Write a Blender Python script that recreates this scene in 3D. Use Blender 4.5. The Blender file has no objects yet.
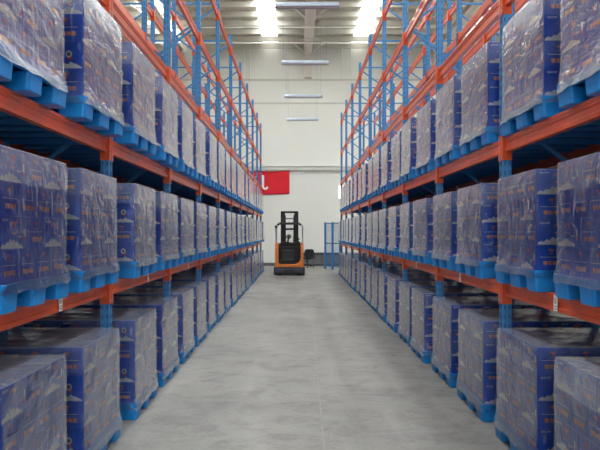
import bpy, bmesh, math, random
from mathutils import Vector, Matrix, noise
random.seed(7)
S = bpy.context.scene
COL = S.collection
R = math.radians

# ------------------------------------------------------------------ camera
F = 640.0
EYE = 1.58
cd = bpy.data.cameras.new('camera'); cam = bpy.data.objects.new('camera', cd); COL.objects.link(cam)
cam.location = (0, 0, EYE); cam.rotation_euler = (R(90), 0, 0)
cd.sensor_width = 36; cd.lens = F / 600 * 36
cd.shift_x = 2.5 / 600; cd.shift_y = 7 / 600
cd.clip_start = .05; cd.clip_end = 200
S.camera = cam
# ------------------------------------------------------------------ world, light, exposure
w = bpy.data.worlds.new('world'); S.world = w; w.use_nodes = True
bg = w.node_tree.nodes['Background']; bg.inputs[0].default_value = (.75, .87, 1, 1); bg.inputs[1].default_value = 1.0
STRIPS = [-9.9, -5.6, -1.24, 2.84, 7.3, 11.6]      # the roof's translucent daylight strips
STRIP_W = .72
ROOF = 10.3
WALL_Y, BACK_Y, SIDE_X = 30.0, -9.0, 14.0
def daylight(name, x, y0, y1, power):
    l = bpy.data.lights.new(name, 'AREA'); l.shape = 'RECTANGLE'; l.size = STRIP_W * .96; l.size_y = y1 - y0
    l.energy = power; l.color = (.95, .98, 1)
    o = bpy.data.objects.new(name, l); COL.objects.link(o); o.location = (x, (y0 + y1) / 2, ROOF - .015)
for x in STRIPS:
    daylight('skylight_daylight', x, BACK_Y + .5, WALL_Y - 2.5, 1330)
# added fill light behind the photographer, as if from an unseen loading doorway
l = bpy.data.lights.new('rear_fill_light', 'AREA'); l.shape = 'RECTANGLE'; l.size = 5.6; l.size_y = 4.6; l.energy = 280; l.color = (.95, .98, 1)
o = bpy.data.objects.new('rear_fill_light', l); COL.objects.link(o); o.location = (0, BACK_Y + .12, 2.5); o.rotation_euler = (R(90), 0, 0)
S.view_settings.view_transform = 'Standard'; S.view_settings.look = 'None'; S.view_settings.gamma = 1
S.view_settings.use_curve_mapping = False
S.view_settings.exposure = -0.07
S.cycles.use_denoising = True
S.cycles.max_bounces = 10; S.cycles.diffuse_bounces = 6; S.cycles.glossy_bounces = 4
S.cycles.transparent_max_bounces = 24
S.cycles.caustics_reflective = False; S.cycles.caustics_refractive = False
S.cycles.sample_clamp_indirect = 6

# ------------------------------------------------------------------ materials
def srgb(r, g, b):
    f = lambda c: (c / 255 / 12.92) if c / 255 <= .04045 else ((c / 255 + .055) / 1.055) ** 2.4
    return (f(r), f(g), f(b), 1)
def mat(name, col, rough=.5, metal=0., var=.0, scale=8., bump=0., bscale=40., coat=0., stretch=None):
    m = bpy.data.materials.new(name); m.use_nodes = True; nt = m.node_tree; N = nt.nodes; L = nt.links
    b = N['Principled BSDF']; b.inputs['Roughness'].default_value = rough; b.inputs['Metallic'].default_value = metal
    b.inputs['Coat Weight'].default_value = coat
    b.inputs['Base Color'].default_value = col
    tc = N.new('ShaderNodeTexCoord'); mp = N.new('ShaderNodeMapping'); L.new(tc.outputs['Object'], mp.inputs[0])
    if stretch: mp.inputs['Scale'].default_value = stretch
    if var:
        n = N.new('ShaderNodeTexNoise'); n.inputs['Scale'].default_value = scale; n.inputs['Detail'].default_value = 5
        L.new(mp.outputs[0], n.inputs['Vector'])
        r = N.new('ShaderNodeValToRGB'); r.color_ramp.elements[0].position = .3; r.color_ramp.elements[1].position = .7
        r.color_ramp.elements[0].color = [c * (1 - var) for c in col[:3]] + [1]
        r.color_ramp.elements[1].color = [min(1, c * (1 + var * .6)) for c in col[:3]] + [1]
        L.new(n.outputs['Fac'], r.inputs[0]); L.new(r.outputs[0], b.inputs['Base Color'])
    if bump:
        n2 = N.new('ShaderNodeTexNoise'); n2.inputs['Scale'].default_value = bscale; L.new(mp.outputs[0], n2.inputs['Vector'])
        bp = N.new('ShaderNodeBump'); bp.inputs['Strength'].default_value = bump; bp.inputs['Distance'].default_value = .01
        L.new(n2.outputs['Fac'], bp.inputs['Height']); L.new(bp.outputs[0], b.inputs['Normal'])
    return m
M = {}
M['blue_steel'] = mat('blue powder coated steel', srgb(56, 126, 182), .38, var=.12, scale=6)
M['orange_steel'] = mat('orange powder coated steel', srgb(220, 84, 34), .36, var=.14, scale=5, coat=.2)
M['pallet'] = mat('blue moulded plastic', srgb(12, 134, 214), .42, var=.12, scale=5, bump=.05)
M['carton'] = mat('printed blue cardboard', srgb(14, 82, 206), .42, var=.10, scale=9)
M['carton_white'] = mat('white carton print', srgb(214, 220, 232), .5)
M['carton_orange'] = mat('orange carton print', srgb(255, 168, 58), .5)
M['carton_rust'] = mat('rust orange carton print', srgb(228, 116, 62), .5)
M['carton_red'] = mat('red carton print', srgb(214, 48, 48), .5)
M['label'] = mat('white paper label', srgb(238, 238, 232), .6)
M['ink'] = mat('grey label ink', srgb(96, 96, 100), .6)
M['white_paint'] = mat('white painted steel', srgb(238, 237, 230), .5, var=.05)
M['galv'] = mat('galvanised steel', srgb(160, 172, 186), .4, metal=.4, var=.08)
M['truck_orange'] = mat('orange truck paint', srgb(236, 128, 22), .35, var=.05, coat=.3)
M['black'] = mat('black painted steel', srgb(28, 29, 34), .42, var=.2)
M['black_plastic'] = mat('black moulded plastic', srgb(24, 25, 28), .6, var=.2)
M['dark_grey'] = mat('dark grey steel', srgb(62, 64, 72), .4, var=.15)
M['silver'] = mat('silver tube steel', srgb(196, 198, 204), .3, metal=.3)
M['rubber'] = mat('black rubber', srgb(22, 22, 23), .8, var=.2)
M['banner'] = mat('red banner cloth', srgb(216, 22, 42), .75, var=.08, scale=3)
M['banner_white'] = mat('white banner lettering', srgb(236, 226, 226), .7)
M['tube'] = mat('white fluorescent tube', srgb(225, 232, 236), .3)
M['rafter'] = mat('light grey painted rafter', srgb(216, 209, 202), .5, var=.06, scale=2)
M['plinth'] = mat('dark grey painted plinth', srgb(98, 98, 102), .6, var=.2, scale=3)
M['ceiling'] = mat('white ribbed roof sheet', srgb(206, 204, 192), .55, var=.06, scale=1.5)
M['purlin'] = mat('off white purlin', srgb(196, 194, 182), .5, var=.06)
M['wall'] = mat('cream insulated wall panel', srgb(222, 223, 217), .55, var=.035, scale=.6)
M['seam'] = mat('grey wall joint strip', srgb(196, 195, 188), .5, var=.1)
M['joint'] = mat('pale joint filler', srgb(160, 157, 150), .6, var=.15)
M['daysheet'] = mat('translucent roof sheet', srgb(250, 250, 245), .5)

# daylit panes and sheets
def glow(name, col, s):
    m = bpy.data.materials.new(name); m.use_nodes = True; b = m.node_tree.nodes['Principled BSDF']
    b.inputs['Base Color'].default_value = col; b.inputs['Emission Color'].default_value = col; b.inputs['Emission Strength'].default_value = s
    return m
M['pane'] = glow('daylit window pane', (1, 1, 1, 1), 1.6)
M['sheet'] = glow('daylit roof sheet', (1, .99, .95, 1), 1.8)

# post with punched slots
def post_mat():
    m = mat('punched blue upright steel', srgb(56, 126, 182), .38, var=.10, scale=6); nt = m.node_tree; N = nt.nodes; L = nt.links
    b = N['Principled BSDF']; src = b.inputs['Base Color'].links[0].from_socket
    tc = N.new('ShaderNodeTexCoord'); sp = N.new('ShaderNodeSeparateXYZ'); L.new(tc.outputs['Object'], sp.inputs[0])
    def mth(op, a, c=None):
        n = N.new('ShaderNodeMath'); n.operation = op
        for i, v in enumerate((a, c)):
            if v is None: continue
            if isinstance(v, (int, float)): n.inputs[i].default_value = v
            else: L.new(v, n.inputs[i])
        return n.outputs[0]
    z = mth('LESS_THAN', mth('FRACT', mth('MULTIPLY', sp.outputs[2], 13.33)), .45)
    y = mth('LESS_THAN', mth('ABSOLUTE', mth('SUBTRACT', mth('ABSOLUTE', sp.outputs[1]), .024)), .0065)
    x = mth('LESS_THAN', mth('ABSOLUTE', mth('SUBTRACT', mth('ABSOLUTE', sp.outputs[0]), .018)), .005)
    k = mth('MULTIPLY', z, mth('MAXIMUM', y, x))
    mx = N.new('ShaderNodeMixRGB'); L.new(k, mx.inputs[0]); L.new(src, mx.inputs[1]); mx.inputs[2].default_value = srgb(26, 76, 120)
    L.new(mx.outputs[0], b.inputs['Base Color'])
    return m
M['post'] = post_mat()

def floor_mat():
    m = bpy.data.materials.new('worn grey concrete'); m.use_nodes = True; nt = m.node_tree; N = nt.nodes; L = nt.links
    b = N['Principled BSDF']
    tc = N.new('ShaderNodeTexCoord')
    def ns(scale, det, st=(1, 1, 1), dist=0, rough=.5):
        mp = N.new('ShaderNodeMapping'); mp.inputs['Scale'].default_value = st; L.new(tc.outputs['Object'], mp.inputs[0])
        n = N.new('ShaderNodeTexNoise'); n.inputs['Scale'].default_value = scale; n.inputs['Detail'].default_value = det
        n.inputs['Distortion'].default_value = dist; n.inputs['Roughness'].default_value = rough; L.new(mp.outputs[0], n.inputs['Vector']); return n.outputs['Fac']
    def ramp(f, p0, c0, p1, c1):
        r = N.new('ShaderNodeValToRGB'); r.color_ramp.elements[0].position = p0; r.color_ramp.elements[0].color = c0
        r.color_ramp.elements[1].position = p1; r.color_ramp.elements[1].color = c1; L.new(f, r.inputs[0]); return r.outputs[0]
    def mixc(t, f, a, c):
        n = N.new('ShaderNodeMixRGB'); n.blend_type = t
        for i, v in enumerate((f, a, c)):
            if isinstance(v, (int, float, tuple)): n.inputs[i].default_value = v
            else: L.new(v, n.inputs[i])
        return n.outputs[0]
    base = ramp(ns(.55, 4, (1, .7, 1)), .3, srgb(138, 139, 135), .7, srgb(164, 163, 156))
    smear = ramp(ns(3.4, 8, (.8, 1.25, 1), .9, .68), .48, (1, 1, 1, 1), .70, (.56, .57, .58, 1))
    c = mixc('MULTIPLY', .85, base, smear)
    fine = ramp(ns(26, 6), .3, (.80, .80, .80, 1), .7, (1, 1, 1, 1))
    c = mixc('MULTIPLY', .8, c, fine)
    streak = ramp(ns(1.1, 5, (3.2, .45, 1), .4), .52, (0, 0, 0, 1), .75, (1, 1, 1, 1))
    c = mixc('MIX', mixc('MULTIPLY', 1., streak, (.35, .35, .35, 1)), c, srgb(178, 176, 169))
    L.new(c, b.inputs['Base Color'])
    L.new(ramp(ns(1.6, 4), .3, (.38, .38, .38, 1), .7, (.6, .6, .6, 1)), b.inputs['Roughness'])
    bp = N.new('ShaderNodeBump'); bp.inputs['Strength'].default_value = .12; bp.inputs['Distance'].default_value = .004
    L.new(ns(60, 4), bp.inputs['Height']); L.new(bp.outputs[0], b.inputs['Normal'])
    return m
M['floor'] = floor_mat()

def film_mat():
    m = bpy.data.materials.new('clear stretch film'); m.use_nodes = True; nt = m.node_tree; N = nt.nodes; L = nt.links
    for n in list(N):
        if n.type == 'BSDF_PRINCIPLED': N.remove(n)
    out = [n for n in N if n.type == 'OUTPUT_MATERIAL'][0]
    tc = N.new('ShaderNodeTexCoord'); oi = N.new('ShaderNodeObjectInfo')
    add = N.new('ShaderNodeVectorMath'); add.operation = 'ADD'; L.new(tc.outputs['Object'], add.inputs[0])
    sc = N.new('ShaderNodeMath'); sc.operation = 'MULTIPLY'; sc.inputs[1].default_value = 37.; L.new(oi.outputs['Random'], sc.inputs[0])
    L.new(sc.outputs[0], add.inputs[1])
    def ns(scale, det, rot=(0, 0, 0), st=(1, 1, 1), dist=0.):
        mp = N.new('ShaderNodeMapping'); mp.inputs['Scale'].default_value = st; mp.inputs['Rotation'].default_value = rot
        L.new(add.outputs[0], mp.inputs[0])
        n = N.new('ShaderNodeTexNoise'); n.inputs['Scale'].default_value = scale; n.inputs['Detail'].default_value = det; n.inputs['Distortion'].default_value = dist
        L.new(mp.outputs[0], n.inputs['Vector']); return n.outputs['Fac']
    def mp2(f, a, b_, c, d):
        r = N.new('ShaderNodeMapRange'); r.inputs[1].default_value = a; r.inputs[2].default_value = b_; r.inputs[3].default_value = c; r.inputs[4].default_value = d
        L.new(f, r.inputs[0]); return r.outputs[0]
    def mth(op, a, c):
        n = N.new('ShaderNodeMath'); n.operation = op
        for i, v in enumerate((a, c)):
            if isinstance(v, (int, float)): n.inputs[i].default_value = v
            else: L.new(v, n.inputs[i])
        return n.outputs[0]
    h = mth('ADD', ns(5, 4, (.5, .5, 0), (1, 1, 2.2), .6), mth('MULTIPLY', ns(22, 3, (0, .8, .3), (1, 1, .45), .8), .35))
    bp = N.new('ShaderNodeBump'); bp.inputs['Strength'].default_value = .8; bp.inputs['Distance'].default_value = .02; L.new(h, bp.inputs['Height'])
    fr = N.new('ShaderNodeFresnel'); fr.inputs[0].default_value = 1.5; L.new(bp.outputs[0], fr.inputs['Normal'])
    tr = N.new('ShaderNodeBsdfTransparent'); tr.inputs[0].default_value = (.97, .97, .98, 1)
    gl = N.new('ShaderNodeBsdfGlossy'); gl.inputs['Color'].default_value = (1, 1, 1, 1); gl.inputs['Roughness'].default_value = .12; L.new(bp.outputs[0], gl.inputs['Normal'])
    df = N.new('ShaderNodeBsdfDiffuse'); df.inputs['Color'].default_value = (.72, .77, .84, 1)
    haze = mth('MAXIMUM', mp2(ns(3.2, 3), .4, .75, .01, .13), mp2(ns(11, 4, (.3, .9, .2), (1, 1, .3), 1.5), .62, .76, 0., .3))
    # a denser haze where the film is seen along its surface
    lw = N.new('ShaderNodeLayerWeight'); lw.inputs[0].default_value = .5
    sx = N.new('ShaderNodeSeparateXYZ'); L.new(tc.outputs['Object'], sx.inputs[0])
    topw = mth('MULTIPLY', mp2(sx.outputs[2], .50, .53, 0., 1.), mp2(oi.outputs['Random'], 0., 1., .03, .20))
    haze = mth('ADD', mth('ADD', haze, topw), mp2(sx.outputs[2], .682, .686, 0., .30))
    haze2 = mth('MINIMUM', mth('ADD', haze, mp2(lw.outputs['Facing'], .62, 1., 0., .10)), .9)
    a = N.new('ShaderNodeMixShader'); L.new(haze2, a.inputs[0]); L.new(tr.outputs[0], a.inputs[1]); L.new(df.outputs[0], a.inputs[2])
    fr2 = mth('MINIMUM', mth('MULTIPLY', fr.outputs[0], 1.5), .85)
    b = N.new('ShaderNodeMixShader'); L.new(fr2, b.inputs[0]); L.new(a.outputs[0], b.inputs[1]); L.new(gl.outputs[0], b.inputs[2])
    L.new(b.outputs[0], out.inputs[0])
    return m
M['film'] = film_mat()

# ------------------------------------------------------------------ mesh building
class MB:
    def __init__(s): s.v = []; s.f = []; s.m = []; s.mats = []
    def mi(s, m):
        if m not in s.mats: s.mats.append(m)
        return s.mats.index(m)
    def poly(s, pts, m):
        n = len(s.v); s.v += [tuple(p) for p in pts]; s.f.append(list(range(n, n + len(pts)))); s.m.append(s.mi(m)); return s
    def box(s, x0, x1, y0, y1, z0, z1, m):
        x0, x1 = min(x0, x1), max(x0, x1); y0, y1 = min(y0, y1), max(y0, y1); z0, z1 = min(z0, z1), max(z0, z1)
        n = len(s.v); s.v += [(x, y, z) for z in (z0, z1) for y in (y0, y1) for x in (x0, x1)]
        k = s.mi(m)
        for q in ((0, 2, 3, 1), (4, 5, 7, 6), (0, 1, 5, 4), (2, 6, 7, 3), (0, 4, 6, 2), (1, 3, 7, 5)):
            s.f.append([n + i for i in q]); s.m.append(k)
        return s
    def prism(s, pts, axis, a0, a1, m):
        """closed outline of 2D points extruded along axis"""
        def P(p, a):
            return {'x': (a, p[0], p[1]), 'y': (p[0], a, p[1]), 'z': (p[0], p[1], a)}[axis]
        n = len(s.v); c = len(pts); s.v += [P(p, a0) for p in pts] + [P(p, a1) for p in pts]; k = s.mi(m)
        s.f.append([n + i for i in range(c)][::-1]); s.m.append(k)
        s.f.append([n + c + i for i in range(c)]); s.m.append(k)
        for i in range(c):
            j = (i + 1) % c; s.f.append([n + i, n + j, n + c + j, n + c + i]); s.m.append(k)
        return s
    def bar(s, a, b, wx, wy, m, up=(0, 0, 1)):
        a, b = Vector(a), Vector(b); d = (b - a).normalized(); u = Vector(up)
        if abs(d.dot(u)) > .98: u = Vector((0, 1, 0))
        p = d.cross(u).normalized(); q = d.cross(p).normalized(); n = len(s.v); k = s.mi(m)
        for e in (a, b):
            for i, j in ((-1, -1), (1, -1), (1, 1), (-1, 1)): s.v.append(tuple(e + p * i * wx / 2 + q * j * wy / 2))
        for q4 in ((3, 2, 1, 0), (4, 5, 6, 7), (0, 1, 5, 4), (1, 2, 6, 5), (2, 3, 7, 6), (3, 0, 4, 7)):
            s.f.append([n + i for i in q4]); s.m.append(k)
        return s
    def tube(s, pts, r, m, seg=8, close=False):
        pts = [Vector(p) for p in pts]; k = s.mi(m); rings = []; pv = None
        for i, p in enumerate(pts):
            d = ((pts[min(i + 1, len(pts) - 1)] - pts[max(i - 1, 0)])).normalized()
            if close: d = (pts[(i + 1) % len(pts)] - pts[i - 1]).normalized()
            if pv is None: pv = d.orthogonal().normalized()
            pv = (pv - d * pv.dot(d)).normalized(); q = d.cross(pv); n = len(s.v)
            rr = r[i] if isinstance(r, (list, tuple)) else r
            s.v += [tuple(p + (pv * math.cos(t) + q * math.sin(t)) * rr) for t in [2 * math.pi * j / seg for j in range(seg)]]
            rings.append(n)
        pr = list(zip(rings, rings[1:])) + ([(rings[-1], rings[0])] if close else [])
        for a, b in pr:
            for j in range(seg):
                l = (j + 1) % seg; s.f.append([a + j, a + l, b + l, b + j]); s.m.append(k)
        if not close:
            s.f.append([rings[0] + j for j in range(seg)][::-1]); s.m.append(k)
            s.f.append([rings[-1] + j for j in range(seg)]); s.m.append(k)
        return s
    def add(s, o, mtx):
        n = len(s.v); s.v += [tuple(mtx @ Vector(p)) for p in o.v]
        for f, mm in zip(o.f, o.m): s.f.append([n + i for i in f]); s.m.append(s.mi(o.mats[mm]))
        return s
    def mesh(s, name, bevel=0, smooth=False, seg=1):
        me = bpy.data.meshes.new(name); me.from_pydata(s.v, [], s.f)
        for m in s.mats: me.materials.append(M[m])
        me.polygons.foreach_set('material_index', s.m); me.update()
        bm = bmesh.new(); bm.from_mesh(me)
        if bevel:
            es = [e for e in bm.edges if len(e.link_faces) == 2 and e.calc_face_angle(0) > .5]
            bmesh.ops.bevel(bm, geom=es, offset=bevel, segments=seg, affect='EDGES', profile=.5, clamp_overlap=True)
        if smooth:
            for f in bm.faces: f.smooth = True
            for e_ in bm.edges:
                if len(e_.link_faces) == 2 and e_.calc_face_angle(0) > .7: e_.smooth = False
        bm.to_mesh(me); bm.free()
        return me
def link(name, me, parent=None, loc=(0, 0, 0), rz=0):
    o = bpy.data.objects.new(name, me); COL.objects.link(o); o.parent = parent; o.location = loc; o.rotation_euler = (0, 0, rz); return o
def tag(o, label, cat, group=None):
    o['label'] = label; o['category'] = cat
    if group: o['group'] = group
    return o
def thing(name, label, cat, loc=(0, 0, 0), rz=0, group=None):
    return tag(link(name, None, None, loc, rz), label, cat, group)
def struct(name, mb, bevel=0, loc=(0, 0, 0)):
    o = link(name, mb.mesh(name, bevel), None, loc); o['kind'] = 'structure'; return o

# ------------------------------------------------------------------ the hall
struct('floor', MB().box(-SIDE_X, SIDE_X, BACK_Y, WALL_Y, -.2, 0, 'floor'))
struct('trim_1', MB().poly([(.05, -8.9, .0006), (.062, -8.9, .0006), (.462, 29.7, .0006), (.45, 29.7, .0006)], 'joint'))   # sawn joint along the aisle
WT = 13.0
b = MB()                     # far wall with a window opening
WX0, WX1, WZ0, WZ1 = 1.88, 3.1, 3.10, 3.80
b.box(-SIDE_X, WX0, WALL_Y, WALL_Y + .2, 0, ROOF + .1, 'wall'); b.box(WX1, SIDE_X, WALL_Y, WALL_Y + .2, 0, ROOF + .1, 'wall')
b.box(WX0, WX1, WALL_Y, WALL_Y + .2, 0, WZ0, 'wall'); b.box(WX0, WX1, WALL_Y, WALL_Y + .2, WZ1, ROOF + .1, 'wall')
struct('wall_far', b)
struct('wall_left', MB().box(-SIDE_X - .2, -SIDE_X, BACK_Y, WALL_Y, 0, ROOF + .1, 'wall'))
struct('wall_right', MB().box(SIDE_X, SIDE_X + .2, BACK_Y, WALL_Y, 0, ROOF + .1, 'wall'))
b = MB(); b.box(-SIDE_X, -3, BACK_Y - .2, BACK_Y, 0, ROOF + .1, 'wall'); b.box(3, SIDE_X, BACK_Y - .2, BACK_Y, 0, ROOF + .1, 'wall')
b.box(-3, 3, BACK_Y - .2, BACK_Y, 5, ROOF + .1, 'wall')
struct('wall_near', b)
# window
wn = struct('window_1', MB().box(WX0, WX0 + .05, WALL_Y - .02, WALL_Y + .1, WZ0, WZ1, 'white_paint').box(WX1 - .05, WX1, WALL_Y - .02, WALL_Y + .1, WZ0, WZ1, 'white_paint')
            .box(WX0, WX1, WALL_Y - .02, WALL_Y + .1, WZ0, WZ0 + .05, 'white_paint').box(WX0, WX1, WALL_Y - .02, WALL_Y + .1, WZ1 - .06, WZ1, 'white_paint')
            .box(2.46, 2.51, WALL_Y - .01, WALL_Y + .09, WZ0, WZ1, 'white_paint'))
link('pane', MB().box(WX0 + .03, WX1 - .03, WALL_Y + .05, WALL_Y + .06, WZ0 + .03, WZ1 - .03, 'pane').mesh('pane'), wn)
# wall joints, ledge, plinth
struct('trim_2', MB().box(-SIDE_X, SIDE_X, WALL_Y - .13, WALL_Y, 4.46, 4.64, 'seam').box(-SIDE_X, SIDE_X, WALL_Y - .17, WALL_Y, 4.64, 4.70, 'wall'))
struct('trim_3', MB().box(-SIDE_X, SIDE_X, WALL_Y - .02, WALL_Y, 7.59, 7.65, 'seam'))
struct('trim_4', MB().box(-SIDE_X, SIDE_X, WALL_Y - .02, WALL_Y, 8.67, 8.75, 'seam'))
b = MB(); b.box(.1, 9, WALL_Y - .16, WALL_Y, 0, .60, 'plinth'); b.box(.1, 9, WALL_Y - .2, WALL_Y, .53, .62, 'dark_grey'); b.box(.1, 9, WALL_Y - .22, WALL_Y, 0, .09, 'dark_grey')
for i in range(10): b.box(.1 + i, .13 + i, WALL_Y - .175, WALL_Y, .09, .53, 'dark_grey')
struct('baseboard_far_right', b)
struct('baseboard_far_left', MB().box(-SIDE_X, .1, WALL_Y - .03, WALL_Y, 0, .14, 'plinth'))
for n, x in enumerate((-2.5, -2.22, 2.09, 2.5)):
    struct('trim_%d' % (5 + n), MB().tube([(x, WALL_Y - .06, 8.75), (x, WALL_Y - .06, ROOF - .02)], .02, 'white_paint'))
# roof sheet between the daylight strips: shallow ribs
b = MB(); xs = [-SIDE_X] + [e for x in STRIPS for e in (x - STRIP_W / 2, x + STRIP_W / 2)] + [SIDE_X]
for i in range(0, len(xs), 2):
    b.box(xs[i], xs[i + 1], BACK_Y, WALL_Y, ROOF, ROOF + .1, 'ceiling')
    x = xs[i] + .1
    while x < xs[i + 1] - .05:
        b.box(x, x + .04, BACK_Y, WALL_Y, ROOF - .035, ROOF, 'ceiling'); x += .25
struct('ceiling', b)
for n, x in enumerate(STRIPS):
    struct('window_%d' % (2 + n), MB().box(x - STRIP_W / 2 + .002, x + STRIP_W / 2 - .002, BACK_Y + .01, WALL_Y - .01, ROOF + .01, ROOF + .03, 'sheet'))
# purlins
y = WALL_Y - .5; n = 20; PUR = []
pm = MB().box(-SIDE_X, SIDE_X, -.03, .03, -.2, 0, 'purlin').box(-SIDE_X, SIDE_X, -.03, .05, -.215, -.2, 'purlin').mesh('purlin')
while y > BACK_Y + .5:
    o = link('trim_%d' % n, pm, None, (0, y, ROOF - .036)); o['kind'] = 'structure'; PUR.append(y); n += 1; y -= 1.08
# rafters with haunch and knee braces to the purlins
RB = 9.8
for n, X in enumerate((-11.5, -5.5, .49, 6.5, 12.5)):
    b = MB(); top = ROOF - .26
    b.box(X - .2, X + .2, BACK_Y, 27.2, RB, RB + .025, 'rafter'); b.box(X - .15, X + .15, 27.2, WALL_Y, RB, RB + .025, 'rafter')
    b.box(X - .2, X + .2, BACK_Y, WALL_Y, top - .025, top, 'rafter'); b.box(X - .01, X + .01, BACK_Y, WALL_Y, RB, top, 'rafter')
    b.box(X - .21, X + .21, 27.18, 27.22, RB - .05, top, 'rafter'); b.tube([(X, 27.2, RB - .07), (X, 27.2, RB - .01)], .07, 'rafter')
    b.box(X - .17, X + .17, WALL_Y - .2, WALL_Y, 8.78, RB, 'rafter')
    for py in (29.4, 24.7, 20.0, 15.3, 10.6, 5.9, 1.2):
        for s in (-1, 1): b.tube([(X + s * .16, py, RB + .02), (X + s * .80, py - .8, ROOF - .2)], .03, 'white_paint', 6)
    struct('trim_%d' % (80 + n), b)
for n, (py, pz, pr) in enumerate(((27.7, 9.76, .035), (25.6, 9.76, .025))):
    struct('trim_%d' % (90 + n), MB().tube([(-SIDE_X + .02, py, pz), (SIDE_X - .02, py, pz)], pr, 'white_paint', 8))

# ------------------------------------------------------------------ pallet racks
PITCH, FIRST, DEPTH, TOP = 2.35, .35, .89, 6.02
LEVELS = [1.135, 2.26, 3.40, 4.53, 5.68]
PX, PY = .065, .09           # post section
def ypost(i): return FIRST + PITCH * i
brace_mesh = {}
def lattice(s):
    b = MB(); x0, x1 = s * PX, s * (DEPTH - PX); z = .22; side = 0
    for zz in (.18, 3.05, TOP - .12): b.bar((x0 - s * .02, .012, zz), (x1 + s * .02, .012, zz), .02, .035, 'blue_steel')
    step = .56
    while z + step < TOP - .1:
        a, c = ((x0, x1) if side == 0 else (x1, x0)); b.bar((a, -.012, z), (c, -.012, z + step), .02, .032, 'blue_steel'); z += step; side ^= 1
    return b.mesh('upright_frame')
def post_mesh():
    b = MB(); h = PX / 2; k = PY / 2
    pr = [(-h, -k), (h, -k), (h, -k + .02), (h - .008, -k + .028), (h - .008, k - .028), (h, k - .02), (h, k), (-h, k), (-h, k - .02), (-h + .008, k - .028), (-h + .008, -k + .028), (-h, -k + .02)]
    return b.prism(pr, 'z', .006, TOP, 'post').mesh('post')
POSTM = post_mesh()
PLATE = MB().box(-.06, .06, -.07, .07, 0, .008, 'blue_steel').tube([(-.045, .055, .005), (-.045, .055, .03)], .008, 'galv', 6).tube([(.045, -.055, .005), (.045, -.055, .03)], .008, 'galv', 6).mesh('base_plate')
LAT = {s: lattice(s) for s in (-1, 1)}
BL = PITCH - PY - .012
def beam_mb(s, face):
    """s: side of the hall; face: +1 the moulded face looks to the aisle"""
    d = -s * face; b = MB(); h = .055
    pr = [(-.024, -h), (.018, -h), (.018, -.028), (.010, -.022), (.010, .012), (.018, .018), (.018, .030), (.024, .036), (.024, h), (-.024, h)]
    pr = [(x * d, z) for x, z in pr]
    if d < 0: pr = pr[::-1]
    b.prism(pr, 'y', -BL / 2, BL / 2, 'orange_steel'); return b
def conn_mb(s, face, e):
    d = -s * face; b = MB(); y = e * (BL / 2)
    b.box(-.036, .036, y, y + e * .0055, -.118, .08, 'orange_steel')
    b.box(d * .0335, d * .039, y, y + e * .046, -.118, .08, 'orange_steel')
    b.box(d * .039, d * .043, y + e * .018, y + e * .028, -.10, -.08, 'galv'); b.box(d * .039, d * .043, y + e * .018, y + e * .028, .04, .065, 'galv')
    return b
I4 = Matrix.Identity(4)
BM, CM, FM = {}, {}, {}
for s in (-1, 1):
    for face in (-1, 1):
        BM[s, face] = beam_mb(s, face).mesh('beam')
        for e in (-1, 1): CM[s, face, e] = conn_mb(s, face, e).mesh('connector')
        full = beam_mb(s, face); full.add(conn_mb(s, face, -1), I4); full.add(conn_mb(s, face, 1), I4); FM[s, face] = full.mesh('beam_with_ends')
def sticker(s):
    b = MB(); d = -s
    b.box(d * .025, d * .0262, -.028, .028, -.05, .05, 'label')
    for k in range(6): b.box(d * .0262, d * .0266, -.02 + k * .007, -.017 + k * .007, -.005, .035, 'ink')
    for k in range(2): b.box(d * .0262, d * .0266, -.02, .018, -.022 - k * .016, -.017 - k * .016, 'ink')
    return b.mesh('location_label')
STK = {s: sticker(s) for s in (-1, 1)}
def rack(s, lat, bays, label, front_row):
    root = thing('pallet_rack', label, 'pallet rack', (s * lat, 0, 0), 0, 'blue and orange pallet racks')
    for i in range(bays + 1):
        f = link('upright_frame', LAT[s], root, (0, ypost(i), 0))
        near = True
        link('front_post', POSTM, f, (s * PX / 2, 0, 0)); link('rear_post', POSTM, f, (s * (DEPTH - PX / 2), 0, 0))
        if i < 7:
            for x in (PX / 2, DEPTH - PX / 2): link('base_plate', PLATE, f, (s * x, 0, 0))
    for i in range(bays):
        for li, z in enumerate(LEVELS):
            for nm, x, face in (('front_beam', PX / 2, 1), ('rear_beam', DEPTH - PX / 2, -1)):
                yc = ypost(i) + PITCH / 2
                if i < 5 and front_row:
                    bo = link(nm, BM[s, face], root, (s * x, yc, z))
                    for e in (-1, 1): link('connector', CM[s, face, e], bo)
                else: bo = link(nm, FM[s, face], root, (s * x, yc, z))
                if front_row and li < 2 and face == 1 and i < 8:
                    if li == 0:
                        lb = link('location_label', STK[s], bo, (0, .13, 0)); lb['label'] = 'white paper location label'
        for li in (0, 1):
            link('shelf_panel', SHELF, root, (s * DEPTH / 2, ypost(i) + PITCH / 2, LEVELS[li] + .055))
    return root
def shelf():
    b = MB(); x0, x1 = -DEPTH / 2 + PX / 2 + .026, DEPTH / 2 - PX / 2 - .026; n = 8; w_ = (BL - .02) / n
    for k in range(n):
        y0 = -BL / 2 + .01 + k * w_
        b.box(x0, x1, y0 + .002, y0 + w_ - .002, -.004, 0, 'blue_steel')
        for yy in (y0 + .002, y0 + w_ - .006): b.box(x0, x1, yy, yy + .004, -.034, -.004, 'blue_steel')
    return b.mesh('shelf_panel')
SHELF = shelf()
LATL, LATR = 1.475, 1.608
GAP = .34
NB = {-1: 11, 1: 10}
for s, lat, side in ((-1, LATL, 'left'), (1, LATR, 'right')):
    rack(s, lat, NB[s], 'blue and orange pallet rack lining the %s side of the aisle' % side, True)
    rack(s, lat + DEPTH + GAP, NB[s], 'blue and orange pallet rack standing back to back behind the %s front rack' % side, False)

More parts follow.
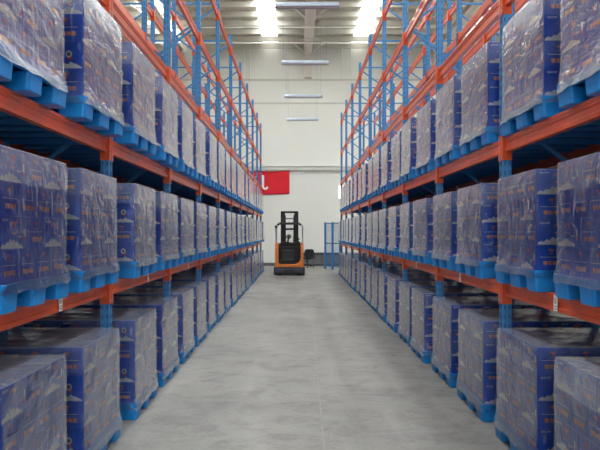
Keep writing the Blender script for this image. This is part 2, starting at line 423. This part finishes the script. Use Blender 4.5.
# ------------------------------------------------------------------ pallets
PW, PD, PH = .88, .98, .140        # along the aisle, into the rack, height
def deck_mb():
    b = MB(); t = PH
    b.box(-PD / 2, PD / 2, -PW / 2, -PW / 2 + .03, t - .045, t, 'pallet'); b.box(-PD / 2, PD / 2, PW / 2 - .03, PW / 2, t - .045, t, 'pallet')
    b.box(-PD / 2, -PD / 2 + .03, -PW / 2 + .03, PW / 2 - .03, t - .045, t, 'pallet'); b.box(PD / 2 - .03, PD / 2, -PW / 2 + .03, PW / 2 - .03, t - .045, t, 'pallet')
    n = 9
    for k in range(n):
        y0 = -PW / 2 + .05 + k * (PW - .1) / n
        b.box(-PD / 2 + .03, PD / 2 - .03, y0, y0 + (PW - .1) / n - .022, t - .014, t, 'pallet')
    for x in (-.36, -.12, .12, .36): b.box(x - .012, x + .012, -PW / 2 + .03, PW / 2 - .03, t - .045, t - .012, 'pallet')
    return b
def foot_mb():
    b = MB(); h = PH - .045; a, c = .090, .084
    n = len(b.v)
    def ring(w, r, z):
        o = []
        for cx, cy, t0 in ((w - r, w - r, 0), (-w + r, w - r, 90), (-w + r, -w + r, 180), (w - r, -w + r, 270)):
            for t in (0, 30, 60, 90): o.append((cx + r * math.cos(R(t0 + t)), cy + r * math.sin(R(t0 + t)), z))
        return o
    rs = [ring(c - .005, .016, 0), ring(c, .018, .006), ring(a, .016, h)]
    for r_ in rs: b.v += r_
    k = b.mi('pallet'); L = 16
    b.f.append([n + i for i in range(L)][::-1]); b.m.append(k); b.f.append([n + 2 * L + i for i in range(L)]); b.m.append(k)
    for q in range(2):
        for i in range(L):
            j = (i + 1) % L; b.f.append([n + q * L + i, n + q * L + j, n + (q + 1) * L + j, n + (q + 1) * L + i]); b.m.append(k)
    return b
FOOTP = [(x, y) for x in (-PD / 2 + .091, 0, PD / 2 - .091) for y in (-PW / 2 + .091, 0, PW / 2 - .091)]
DECK = deck_mb().mesh('deck', .004); FOOT = foot_mb().mesh('foot')
pf = deck_mb()
for x, y in FOOTP: pf.add(foot_mb(), Matrix.Translation((x, y, 0)))
PALLET_FAR = pf.mesh('pallet_whole')

# ------------------------------------------------------------------ cartons
CL, CW, CH, CS = .312, .208, .170, .005     # long side, short side, layer height, clearance
def glyphs(txt, size):
    c = bpy.data.curves.new('t', 'FONT'); c.body = txt; c.size = size; c.resolution_u = 1; c.align_x = 'CENTER'; c.offset = size * .02
    c.space_character = 1.05
    o = bpy.data.objects.new('t', c); COL.objects.link(o); bpy.context.view_layer.update()
    me = o.to_mesh(); v = [tuple(p.co) for p in me.vertices]; f = [list(p.vertices) for p in me.polygons]
    o.to_mesh_clear(); bpy.data.objects.remove(o); bpy.data.curves.remove(c)
    return v, f
G_NAME = glyphs('雪花啤酒', .030); G_BIG = glyphs('雪花', .052); G_SNOW = glyphs('SNOW', .020)
def side_print(kind, far=False):
    """print in a face plane: x across the face, z up, y = -eps, centred at the foot of the face"""
    b = MB(); e = -.0007
    def P(pts, m): b.poly([(x, e, z) for x, z in pts], m)
    def disc(cx, cz, rx, rz, m, n=12, ee=None):
        b.poly([(cx + rx * math.cos(2 * math.pi * i / n), e if ee is None else ee, cz + rz * math.sin(2 * math.pi * i / n)) for i in range(n)], m)
    def text(g, cx, z, m):
        if far:
            w_ = max(v[0] for v in g[0]) - min(v[0] for v in g[0]); h_ = max(v[1] for v in g[0]) - min(v[1] for v in g[0]); n = 4
            for i in range(n):
                x0 = cx - w_ / 2 + w_ * i / n
                P([(x0, z), (x0 + w_ / n * .75, z), (x0 + w_ / n * .75, z + h_), (x0, z + h_)], m)
            return
        n = len(b.v); k = b.mi(m); b.v += [(x + cx, e, y + z) for x, y, _ in g[0]]
        for f in g[1]: b.f.append([n + i for i in f]); b.m.append(k)
    def mountain(x0, x1, zb, hs):
        n = len(hs); w_ = (x1 - x0) / (n - 1)
        for i in range(n - 1): P([(x0 + i * w_, zb), (x0 + (i + 1) * w_, zb), (x0 + (i + 1) * w_, zb + hs[i + 1]), (x0 + i * w_, zb + hs[i])], 'carton_white')
    def swirl(cx, cz, r):
        pts = []
        for i in range(10):
            t = i / 9; a = R(200 - 300 * t); rr = r * (1 - .55 * t); pts.append((cx + rr * math.cos(a), cz + rr * .8 * math.sin(a)))
        for i in range(9):
            (x0, z0), (x1, z1) = pts[i], pts[i + 1]; t = .006 * (1 - abs(i - 4) / 7)
            P([(x0, z0 - t), (x1, z1 - t), (x1, z1 + t), (x0, z0 + t)], 'carton_rust')
        P([(cx - .2 * r, cz + .3 * r), (cx + 1.5 * r, cz + .9 * r), (cx + .3 * r, cz - .1 * r)], 'carton_rust')
        P([(cx - .7 * r, cz - .9 * r), (cx + .9 * r, cz - 1.0 * r), (cx + .9 * r, cz - 1.15 * r), (cx - .7 * r, cz - 1.05 * r)], 'carton_rust')
    if kind == 'long':
        w_ = (CL - CS) / 2
        mountain(-w_ + .004, w_ - .07, .004, [.012, .026, .018, .036, .030, .052, .038, .048, .030, .034, .018, .022, .006])
        text(G_SNOW, -w_ + .05, .142, 'carton_white'); swirl(-.015, .118, .034)
        disc(w_ - .045, .085, .010, .026, 'carton_white'); disc(w_ - .043, .052, .012, .012, 'carton_red')
        P([(w_ - .12, .062), (w_ - .075, .062), (w_ - .075, .068), (w_ - .12, .068)], 'carton_white')
    if kind == 'short':
        w_ = (CW - CS) / 2
        swirl(-.008, .128, .019); text(G_NAME, .0, .038, 'carton_orange')
        P([(-w_ + .02, .088), (w_ - .03, .088), (w_ - .03, .091), (-w_ + .02, .091)], 'carton_white')
    if kind == 'medal':
        w_ = (CL - CS) / 2
        disc(w_ - .09, .092, .021, .023, 'carton_white', 14); disc(w_ - .09, .092, .012, .013, 'ink', 10, -.0012); disc(w_ - .08, .066, .012, .010, 'carton_red')
        mountain(-w_ + .12, w_ - .004, .004, [.004, .010, .016, .024, .032, .024, .042, .030, .026, .016, .006])
        swirl(-.04, .120, .030); text(G_SNOW, -w_ + .05, .142, 'carton_white')
    return b
def carton_mb(far=False):
    b = MB(); w_, d = (CL - CS) / 2, (CW - CS) / 2
    b.box(-w_, w_, -d, d, 0, CH - .001, 'carton')
    b.add(side_print('medal', far), Matrix.Translation((0, -d, 0)))
    b.add(side_print('long', far), Matrix.Rotation(R(180), 4, 'Z') @ Matrix.Translation((0, -d, 0)))
    b.add(side_print('short', far), Matrix.Rotation(R(90), 4, 'Z') @ Matrix.Translation((0, -w_, 0)))
    b.add(side_print('short', far), Matrix.Rotation(R(-90), 4, 'Z') @ Matrix.Translation((0, -w_, 0)))
    return b
CARTON = carton_mb().mesh('carton', 0)
CARTON_FAR_MB = carton_mb(True)
LW, LD, LH = 4 * CW, 3 * CL, 4 * CH   # load: .83 along the aisle, .94 deep, .68 high
def layer(k, flip):
    """(x into rack, y along aisle, rotation) of the cartons of layer k: the x = +LD/2 face looks to the aisle"""
    out = []
    if (k + flip) % 2:                # four short faces side by side, three rows deep
        for j in range(4):
            for i in range(3): out.append((LD / 2 - CL * (i + .5), -LW / 2 + CW * (j + .5), 0))
    else:                             # long, short, long face to the aisle
        for s_ in (-1, 1):
            for i in range(3): out.append((LD / 2 - CW * (i + .5), s_ * (LW - CL) / 2, R(-90)))
            out.append((-LD / 2 + CL / 2, s_ * (LW - CW) / 2, 0))
        for i in range(3): out.append((LD / 2 - CL * (i + .5), 0, 0))
        out.append((-LD / 2 + CL / 2, 0, 0)) if False else None
    return out
def visible(x, y, k):
    return k == 3 or x > LD / 2 - .2 or x < -LD / 2 + .2 or abs(y) > LW / 2 - .2
def far_load(flip):
    b = MB()
    for k in range(4):
        for x, y, r in layer(k, flip):
            if visible(x, y, k):
                rr = r
                b.add(CARTON_FAR_MB, Matrix.Translation((x, y, k * CH)) @ Matrix.Rotation(rr, 4, 'Z'))
    return b.mesh('carton_stack')
FARL = [far_load(0), far_load(1)]
def film_mesh(seed):
    b = MB(); X, Y = LD / 2, LW / 2; rnd = random.Random(seed)
    off = Vector((seed * 7.3, seed * 3.1, 0))
    nx, ny, nz = 12, 10, 13; zs = [-.05 + (LH + .05) * i / (nz - 1) for i in range(nz)]
    ring = [(-X + 2 * X * i / nx, -Y, 0, -1) for i in range(nx)] + [(X, -Y + 2 * Y * i / ny, 1, 0) for i in range(ny)] + \
           [(X - 2 * X * i / nx, Y, 0, 1) for i in range(nx)] + [(-X, Y - 2 * Y * i / ny, -1, 0) for i in range(ny)]
    corner = {0: (-.7, -.7), nx: (.7, -.7), nx + ny: (.7, .7), 2 * nx + ny: (-.7, .7)}
    k = b.mi('film'); L = len(ring)
    for zi, z in enumerate(zs):
        for i, (x, y, ax, ay) in enumerate(ring):
            if i in corner: ax, ay = corner[i]
            p = Vector((x, y, z))
            o = .0075 + .006 * abs(noise.noise(p * 7 + off)) * 2 + .004 * abs(noise.noise(Vector((x * 3 + z * 6, y * 3 - z * 6, z * 10)) + off))
            if z < .03: o = max(o, .008 + .027 * min(1, (.03 - z) / .035))
            if zi == nz - 1: o = .004
            zz = z + (rnd.uniform(-.008, .008) if zi == 0 else 0)
            if zi == nz - 1: zz = LH + .006
            b.v.append((x + ax * o, y + ay * o, zz))
    for zi in range(nz - 1):
        for i in range(L):
            j = (i + 1) % L; b.f.append([zi * L + i, zi * L + j, (zi + 1) * L + j, (zi + 1) * L + i]); b.m.append(k)
    n = len(b.v); base = (nz - 1) * L
    idx = {}
    for i, (x, y, _, _) in enumerate(ring): idx[(round((x + X) / (2 * X) * nx), round((y + Y) / (2 * Y) * ny))] = base + i
    for i in range(1, nx):
        for j in range(1, ny):
            x, y = -X + 2 * X * i / nx, -Y + 2 * Y * j / ny; idx[(i, j)] = len(b.v)
            b.v.append((x, y, LH + .005 + .014 * abs(noise.noise(Vector((x * 6, y * 6, 3)) + off))))
    for i in range(nx):
        for j in range(ny): b.f.append([idx[i, j], idx[i + 1, j], idx[i + 1, j + 1], idx[i, j + 1]]); b.m.append(k)
    return b.mesh('stretch_film', 0, True)
FILM = [film_mesh(i + 1) for i in range(6)]

# ------------------------------------------------------------------ the loads on their pallets
ORD = ['first', 'second', 'third', 'fourth', 'fifth', 'sixth', 'seventh', 'eighth', 'ninth', 'tenth', 'eleventh', 'twelfth', 'thirteenth', 'fourteenth',
       'fifteenth', 'sixteenth', 'seventeenth', 'eighteenth', 'nineteenth', 'twentieth', 'twenty-first', 'twenty-second']
NEAR_Y = 10.2
def place(s, lat, y, z, tier, side, row, order):
    over = (.055, .05, .012)[tier] if s > 0 else .08
    xf = lat + .468 - over - random.uniform(-.01, .025)
    if row == 'rear': xf = lat + DEPTH / 2
    x = s * xf; rz = (0 if s < 0 else R(180)) + R(random.uniform(-1.0, 1.0))
    y += random.uniform(-.015, .015)
    near = y < NEAR_Y and row == 'front'
    where = '%s of the %s %s rack' % ({0: 'floor level', 1: 'lower shelf', 2: 'upper shelf'}[tier], side, row)
    grp = {0: 'on the floor', 1: 'on the lower shelf', 2: 'on the upper shelf'}[tier]
    pl = link('pallet', DECK if near else PALLET_FAR, None, (x, y, z), rz)
    tag(pl, 'blue plastic pallet, %s from the camera, %s' % (order, where), 'pallet', 'blue pallets %s' % grp)
    if near:
        for fx, fy in FOOTP: link('foot', FOOT, pl, (fx, fy, 0))
    flip = random.randint(0, 1); zz = z + PH
    if near:
        ld = thing('wrapped_carton_load', '', 'wrapped cartons', (x, y, zz), rz)
        for k in range(4):
            jx, jy = random.uniform(-.004, .004), random.uniform(-.004, .004)
            for cx, cy, r in layer(k, flip):
                if visible(cx, cy, k):
                    link('carton', CARTON, ld, (cx + jx, cy + jy, k * CH), r + R(random.uniform(-.4, .4)))
    else: ld = link('wrapped_carton_load', FARL[flip], None, (x, y, zz), rz)
    ld.scale = (1, 1, (1.02, .965, 1.035)[tier])
    tag(ld, 'film-wrapped stack of blue cartons, %s from the camera, %s' % (order, where), 'wrapped cartons', 'wrapped carton loads %s' % grp)
    fl = link('stretch_film', random.choice(FILM), ld); fl['label'] = 'clear crinkled stretch film'
    if random.random() < .5: fl.rotation_euler = (0, 0, R(180))
for s, lat, side in ((-1, LATL, 'left'), (1, LATR, 'right')):
    for tier, z in ((0, 0), (1, LEVELS[0] + .055), (2, LEVELS[1] + .055)):
        n = 0
        for i in range(NB[s]):
            for q, dy in ((0, .71), (1, 1.85)):
                y = ypost(i) + dy + random.uniform(-.03, .03)
                if y < 1.8: continue
                place(s, lat, y, z, tier, side, 'front', ORD[n]); n += 1
        n = 0
        for i in range(7):
            for q, dy in ((0, .71), (1, 1.85)):
                y = ypost(i) + dy
                if y < 1.8: continue
                place(s, lat + DEPTH + GAP, y, z, tier, side, 'rear', ORD[n]); n += 1

# ------------------------------------------------------------------ hanging batten lights
for n, (y, lab) in enumerate(((12.7, 'nearest the camera'), (17.0, 'second from the camera'), (21.2, 'third from the camera'), (25.6, 'farthest, in front of the end wall'))):
    t = thing('batten_light', 'grey twin tube batten light hung over the aisle, %s' % lab, 'hanging light', (.2, y, 6.08), 0, 'batten lights above the aisle')
    link('housing', MB().prism([(-.06, 0), (.06, 0), (.035, .05), (-.035, .05)], 'x', -.62, .62, 'galv').box(-.63, .63, -.09, .09, -.006, 0, 'galv').box(-.63, .63, -.094, -.088, -.045, 0, 'galv').box(-.63, .63, .088, .094, -.045, 0, 'galv').mesh('housing'), t)
    for s in (-1, 1):
        link('fluorescent_tube', MB().tube([(-.6, s * .045, -.03), (.6, s * .045, -.03)], .014, 'tube', 8).mesh('tube', 0, True), t)
        py = min(PUR, key=lambda p: abs(p - y)) 
        link('suspension_rod', MB().tube([(s * .57, 0, .045), (s * .57, 0, ROOF - .02 - 6.08)], .004, 'galv', 5).mesh('rod'), t)

# ------------------------------------------------------------------ red banner on the end wall
bx0, bx1, bz0, bz1 = -2.9, -.38, 3.36, 4.44
t = None
bm = MB(); nx, nz = 36, 12
def wav(u, v): return WALL_Y - .06 - .03 * math.sin(u * 5 + v * 2) - .02 * math.sin(u * 13 - v * 4) * v
for j in range(nz + 1):
    for i in range(nx + 1):
        u, v = i / nx, j / nz
        bm.v.append((bx0 + (bx1 - bx0) * u, wav(u, 1 - v), bz1 + (bz0 - bz1) * v + .03 * math.sin(u * 3.1) * (-1)))
k = bm.mi('banner')
for j in range(nz):
    for i in range(nx): a = j * (nx + 1) + i; bm.f.append([a, a + 1, a + nx + 2, a + nx + 1]); bm.m.append(k)
ban = link('banner', bm.mesh('banner', 0, True)); sm = ban.modifiers.new('thick', 'SOLIDIFY'); sm.thickness = .004
tag(ban, 'red cloth banner with white lettering on the end wall, above the reach truck', 'banner')
lt = MB()
def stroke(pts, w_):
    for (x0, z0), (x1, z1) in zip(pts, pts[1:]): lt.bar((x0, WALL_Y - .15, z0), (x1, WALL_Y - .15, z1), w_, .012, 'banner_white', up=(0, 1, 0))
def zz(py): return EYE + (232 - py) * WALL_Y / F
def xx(px): return (px - 297.5) * WALL_Y / F
stroke([(xx(263.2), zz(175.5)), (xx(263.2), zz(187.5)), (xx(264.4), zz(189)), (xx(266.8), zz(189)), (xx(267.6), zz(187))], .10)
stroke([(xx(254.5), zz(178)), (xx(257), zz(178))], .09)
stroke([(xx(252), zz(182)), (xx(256), zz(182)), (xx(254), zz(188))], .09)
link('lettering', lt.mesh('lettering'), ban)

# ------------------------------------------------------------------ reach truck
T = thing('reach_truck', 'orange and black reach truck standing at the far end of the aisle', 'forklift', (-.30, 23.2, 0))
T.scale = (.94, .94, .94)
# chassis
c = MB(); c.box(-.60, .60, 0, .95, .05, .32, 'black'); c.box(-.56, .56, -.03, .02, .12, .30, 'dark_grey'); c.box(-.2, .2, -.045, -.02, .16, .24, 'black')
c.box(-.60, -.44, .95, 2.3, .06, .22, 'black'); c.box(.44, .60, .95, 2.3, .06, .22, 'black')
link('chassis', c.mesh('chassis', .02, False, 2), T)
def disc_mb(cx, cy, cz, r, w_, m, m2):
    b = MB(); b.tube([(cx - w_ / 2, cy, cz), (cx - w_ / 2 + .01, cy, cz), (cx + w_ / 2 - .01, cy, cz), (cx + w_ / 2, cy, cz)], [r * .93, r, r, r * .93], m, 20)
    b.tube([(cx - w_ / 2 - .004, cy, cz), (cx + w_ / 2 + .004, cy, cz)], r * .5, m2, 14); return b
for x, y, r in ((-.52, 2.15, .14), (.52, 2.15, .14), (-.36, .35, .17), (.36, .35, .12)):
    link('wheel', disc_mb(x, y, r, r, .11, 'rubber', 'dark_grey').mesh('wheel'), T)
# body: orange shell round a black operator compartment
def arc(cx, cz, r, a0, a1, n=6): return [(cx + r * math.cos(R(a0 + (a1 - a0) * i / n)), cz + r * math.sin(R(a0 + (a1 - a0) * i / n))) for i in range(n + 1)]
body = MB(); z0, z1 = .32, 1.25
out = [(-.55, z1), (-.55, z0), (.55, z0), (.55, z1 - .02), (.53, z1)]
inn = [(.44, z1)] + [(.44, .85)] + arc(.20, .68, .24, 0, -90, 6) + [(-.32, .44)] + arc(-.34, .52, .08, -90, -180, 3) + [(-.42, z1)]
body.prism((out + inn)[::-1], 'y', .05, .95, 'truck_orange')
body.box(-.55, .55, .90, 1.02, .32, 1.25, 'truck_orange')
link('body', body.mesh('body', .008), T)
cp = MB(); cp.box(-.43, .45, .22, .90, .44, 1.12, 'black_plastic'); cp.box(-.43, .20, .10, .25, .44, .60, 'black_plastic')
cp.prism([(.10, 1.10), (.90, 1.10), (.90, 1.32), (.55, 1.34), (.35, 1.24)], 'x', -.42, -.05, 'black_plastic') if False else None
link('operator_compartment', cp.mesh('compartment', .02, False, 2), T)
seat = MB(); seat.box(-.30, .22, .12, .30, .62, .98, 'black'); seat.box(-.28, .20, .10, .50, .56, .64, 'black')
link('seat', seat.mesh('seat', .03, False, 2), T)
ds = MB(); ds.prism([(-.40, 1.12), (.44, 1.12), (.44, 1.27), (.34, 1.33), (.10, 1.26), (-.08, 1.30), (-.30, 1.28), (-.40, 1.22)], 'y', .35, .80, 'black_plastic')
link('control_console', ds.mesh('console', .015), T)
sw = MB(); sw.tube([(-.06, .5, 1.26), (-.04, .45, 1.45)], .035, 'black', 8)
sw.tube([(-.02 + .085 * math.cos(a), .43 + .03 * math.sin(a), 1.50 + .075 * math.sin(a)) for a in [2 * math.pi * i / 16 for i in range(16)]], .02, 'black', 6, True)
sw.tube([(-.02, .46, 1.50), (-.02, .40, 1.50)], .055, 'black', 10)
link('steering_wheel', sw.mesh('steering', 0, True), T)
jo = MB(); jo.tube([(.30, .45, 1.28), (.36, .45, 1.38)], .018, 'black', 6); jo.tube([(.36, .45, 1.37), (.37, .45, 1.44)], .03, 'black', 8)
link('joystick', jo.mesh('joystick', 0, True), T)
g = MB(); g.box(-.42, .42, .12, 1.0, 1.97, 2.05, 'black')
for k in range(5): g.box(-.34 + k * .15, -.29 + k * .15, .12, 1.0, 2.05, 2.07, 'black')
link('overhead_guard', g.mesh('guard', .015), T)
for s in (-1, 1):
    for y, r in ((.14, .022), (.95, .028)):
        link('guard_post', MB().tube([(s * .52, y, 1.24), (s * .525, y, 1.6), (s * .52, y, 1.88), (s * .49, y, 1.97), (s * .43, y, 2.01), (s * .36, y, 2.01)], r, 'silver', 8).mesh('guard_post', 0, True), T)
    link('work_light', MB().tube([(s * .42, .08, 1.97), (s * .42, .14, 1.97)], .045, 'black', 10).mesh('lamp'), T) 
link('mirror', MB().box(-.56, -.46, .08, .11, 1.84, 1.93, 'black').mesh('mirror', .01), T)
m = MB()
for s in (-1, 1):
    x = s * .27
    for y0 in (1.10, 1.24): m.box(x - .085, x + .085, y0, y0 + .03, .12, 2.50 - (y0 - 1.1), 'black'); m.box(x + s * .05, x + s * .085, y0, y0 + .12, .12, 2.50 - (y0 - 1.1), 'black')
m.box(-.34, .34, 1.10, 1.16, 2.44, 2.52, 'black'); m.box(-.30, .30, 1.12, 1.18, 1.76, 1.84, 'black')
m.box(-.30, .30, 1.12, 1.16, 2.20, 2.24, 'dark_grey'); m.box(-.30, .30, 1.12, 1.18, .35, .45, 'black')
link('mast', m.mesh('mast', .006), T)
for s in (-1, 1):
    link('lift_cylinder', MB().tube([(s * .17, 1.2, .3), (s * .17, 1.2, 1.5), (s * .17, 1.2, 1.5), (s * .17, 1.2, 2.36)], [.03, .03, .018, .018], 'dark_grey', 10).mesh('cyl', 0, True), T)
    link('fork', MB().prism([(1.42, .75), (1.46, .75), (1.46, .14), (2.4, .10), (2.4, .085), (1.42, .10)], 'x', s * .22 - .05, s * .22 + .05, 'dark_grey').mesh('fork', .004), T)
link('fork_carriage', MB().box(-.36, .36, 1.36, 1.42, .25, .33, 'black').box(-.36, .36, 1.36, 1.42, .62, .72, 'black').box(-.2, -.15, 1.34, 1.40, .25, .72, 'black').box(.15, .2, 1.34, 1.40, .25, .72, 'black').mesh('carriage', .005), T)

# ------------------------------------------------------------------ swivel chair beside the truck
C = thing('office_chair', 'black swivel chair beside the reach truck at the end wall', 'chair', (.44, 28.6, 0), R(200))
C.scale = (1.08, 1.08, 1.0)
b = MB(); b.tube([(0, 0, .10), (0, 0, .38)], .028, 'black', 10)
link('gas_column', b.mesh('col', 0, True), C)
st = MB()
for i in range(5):
    a = 2 * math.pi * i / 5; st.tube([(0, 0, .12), (.26 * math.cos(a), .26 * math.sin(a), .075)], [.03, .018], 'black_plastic', 8)
sb = link('star_base', st.mesh('star', 0, True), C)
for i in range(5):
    a = 2 * math.pi * i / 5; x, y = .26 * math.cos(a), .26 * math.sin(a)
    link('caster', MB().tube([(x - .02, y, .028), (x + .02, y, .028)], .028, 'rubber', 10).tube([(x, y, .03), (x, y, .08)], .01, 'rubber', 6).mesh('caster'), sb)
link('seat', MB().box(-.22, .22, -.21, .21, .38, .46, 'black').mesh('seat', .03, False, 3), C)
bk = MB(); n = 8
pts = [(-.21, .50), (-.22, .62), (-.20, .76), (-.14, .82), (.14, .82), (.20, .76), (.22, .62), (.21, .50), (.14, .46), (-.14, .46)]
bk.prism(pts, 'y', .19, .25, 'black'); link('backrest', bk.mesh('back', .02, False, 2), C)
link('back_support', MB().box(-.03, .03, .05, .27, .36, .375, 'black').box(-.03, .03, .25, .27, .36, .60, 'black').mesh('support'), C)
for s in (-1, 1): link('armrest', MB().tube([(s * .21, .12, .40), (s * .27, .12, .44), (s * .27, .10, .62), (s * .27, -.14, .62), (s * .27, -.14, .44), (s * .21, -.12, .40)], .016, 'black_plastic', 8).mesh('arm', 0, True), C)

# ------------------------------------------------------------------ blue mesh fence by the right rack end
A, B = Vector((1.20, 27.7, 0)), Vector((1.76, 26.4, 0)); H = 2.0
Fn = thing('mesh_fence', 'blue steel mesh fence screen at the far end of the right rack', 'fence', tuple(A))
D = B - A
for t_ in (0, .5, 1):
    p = D * t_; link('post', MB().box(p.x - .045, p.x + .045, p.y - .045, p.y + .045, 0, H, 'blue_steel').box(p.x - .06, p.x + .06, p.y - .06, p.y + .06, 0, .01, 'blue_steel').mesh('fence_post'), Fn)
for a, c_ in ((0, .5), (.5, 1)):
    p, q = D * a, D * c_; b = MB(); e = D.normalized() * .03; p = p + e; q = q - e
    for z in (.12, 1.1, H - .05): b.bar((p.x, p.y, z), (q.x, q.y, z), .03, .04, 'blue_steel')
    fr = link('mesh_panel', b.mesh('panel'), Fn); b = MB()
    for i in range(1, 14): r_ = p.lerp(q, i / 14); b.bar((r_.x, r_.y, .12), (r_.x, r_.y, H - .05), .006, .006, 'blue_steel')
    for i in range(1, 40): z = .12 + (H - .17) * i / 40; b.bar((p.x, p.y, z), (q.x, q.y, z), .006, .006, 'blue_steel')
    link('wire_mesh', b.mesh('wire'), fr)
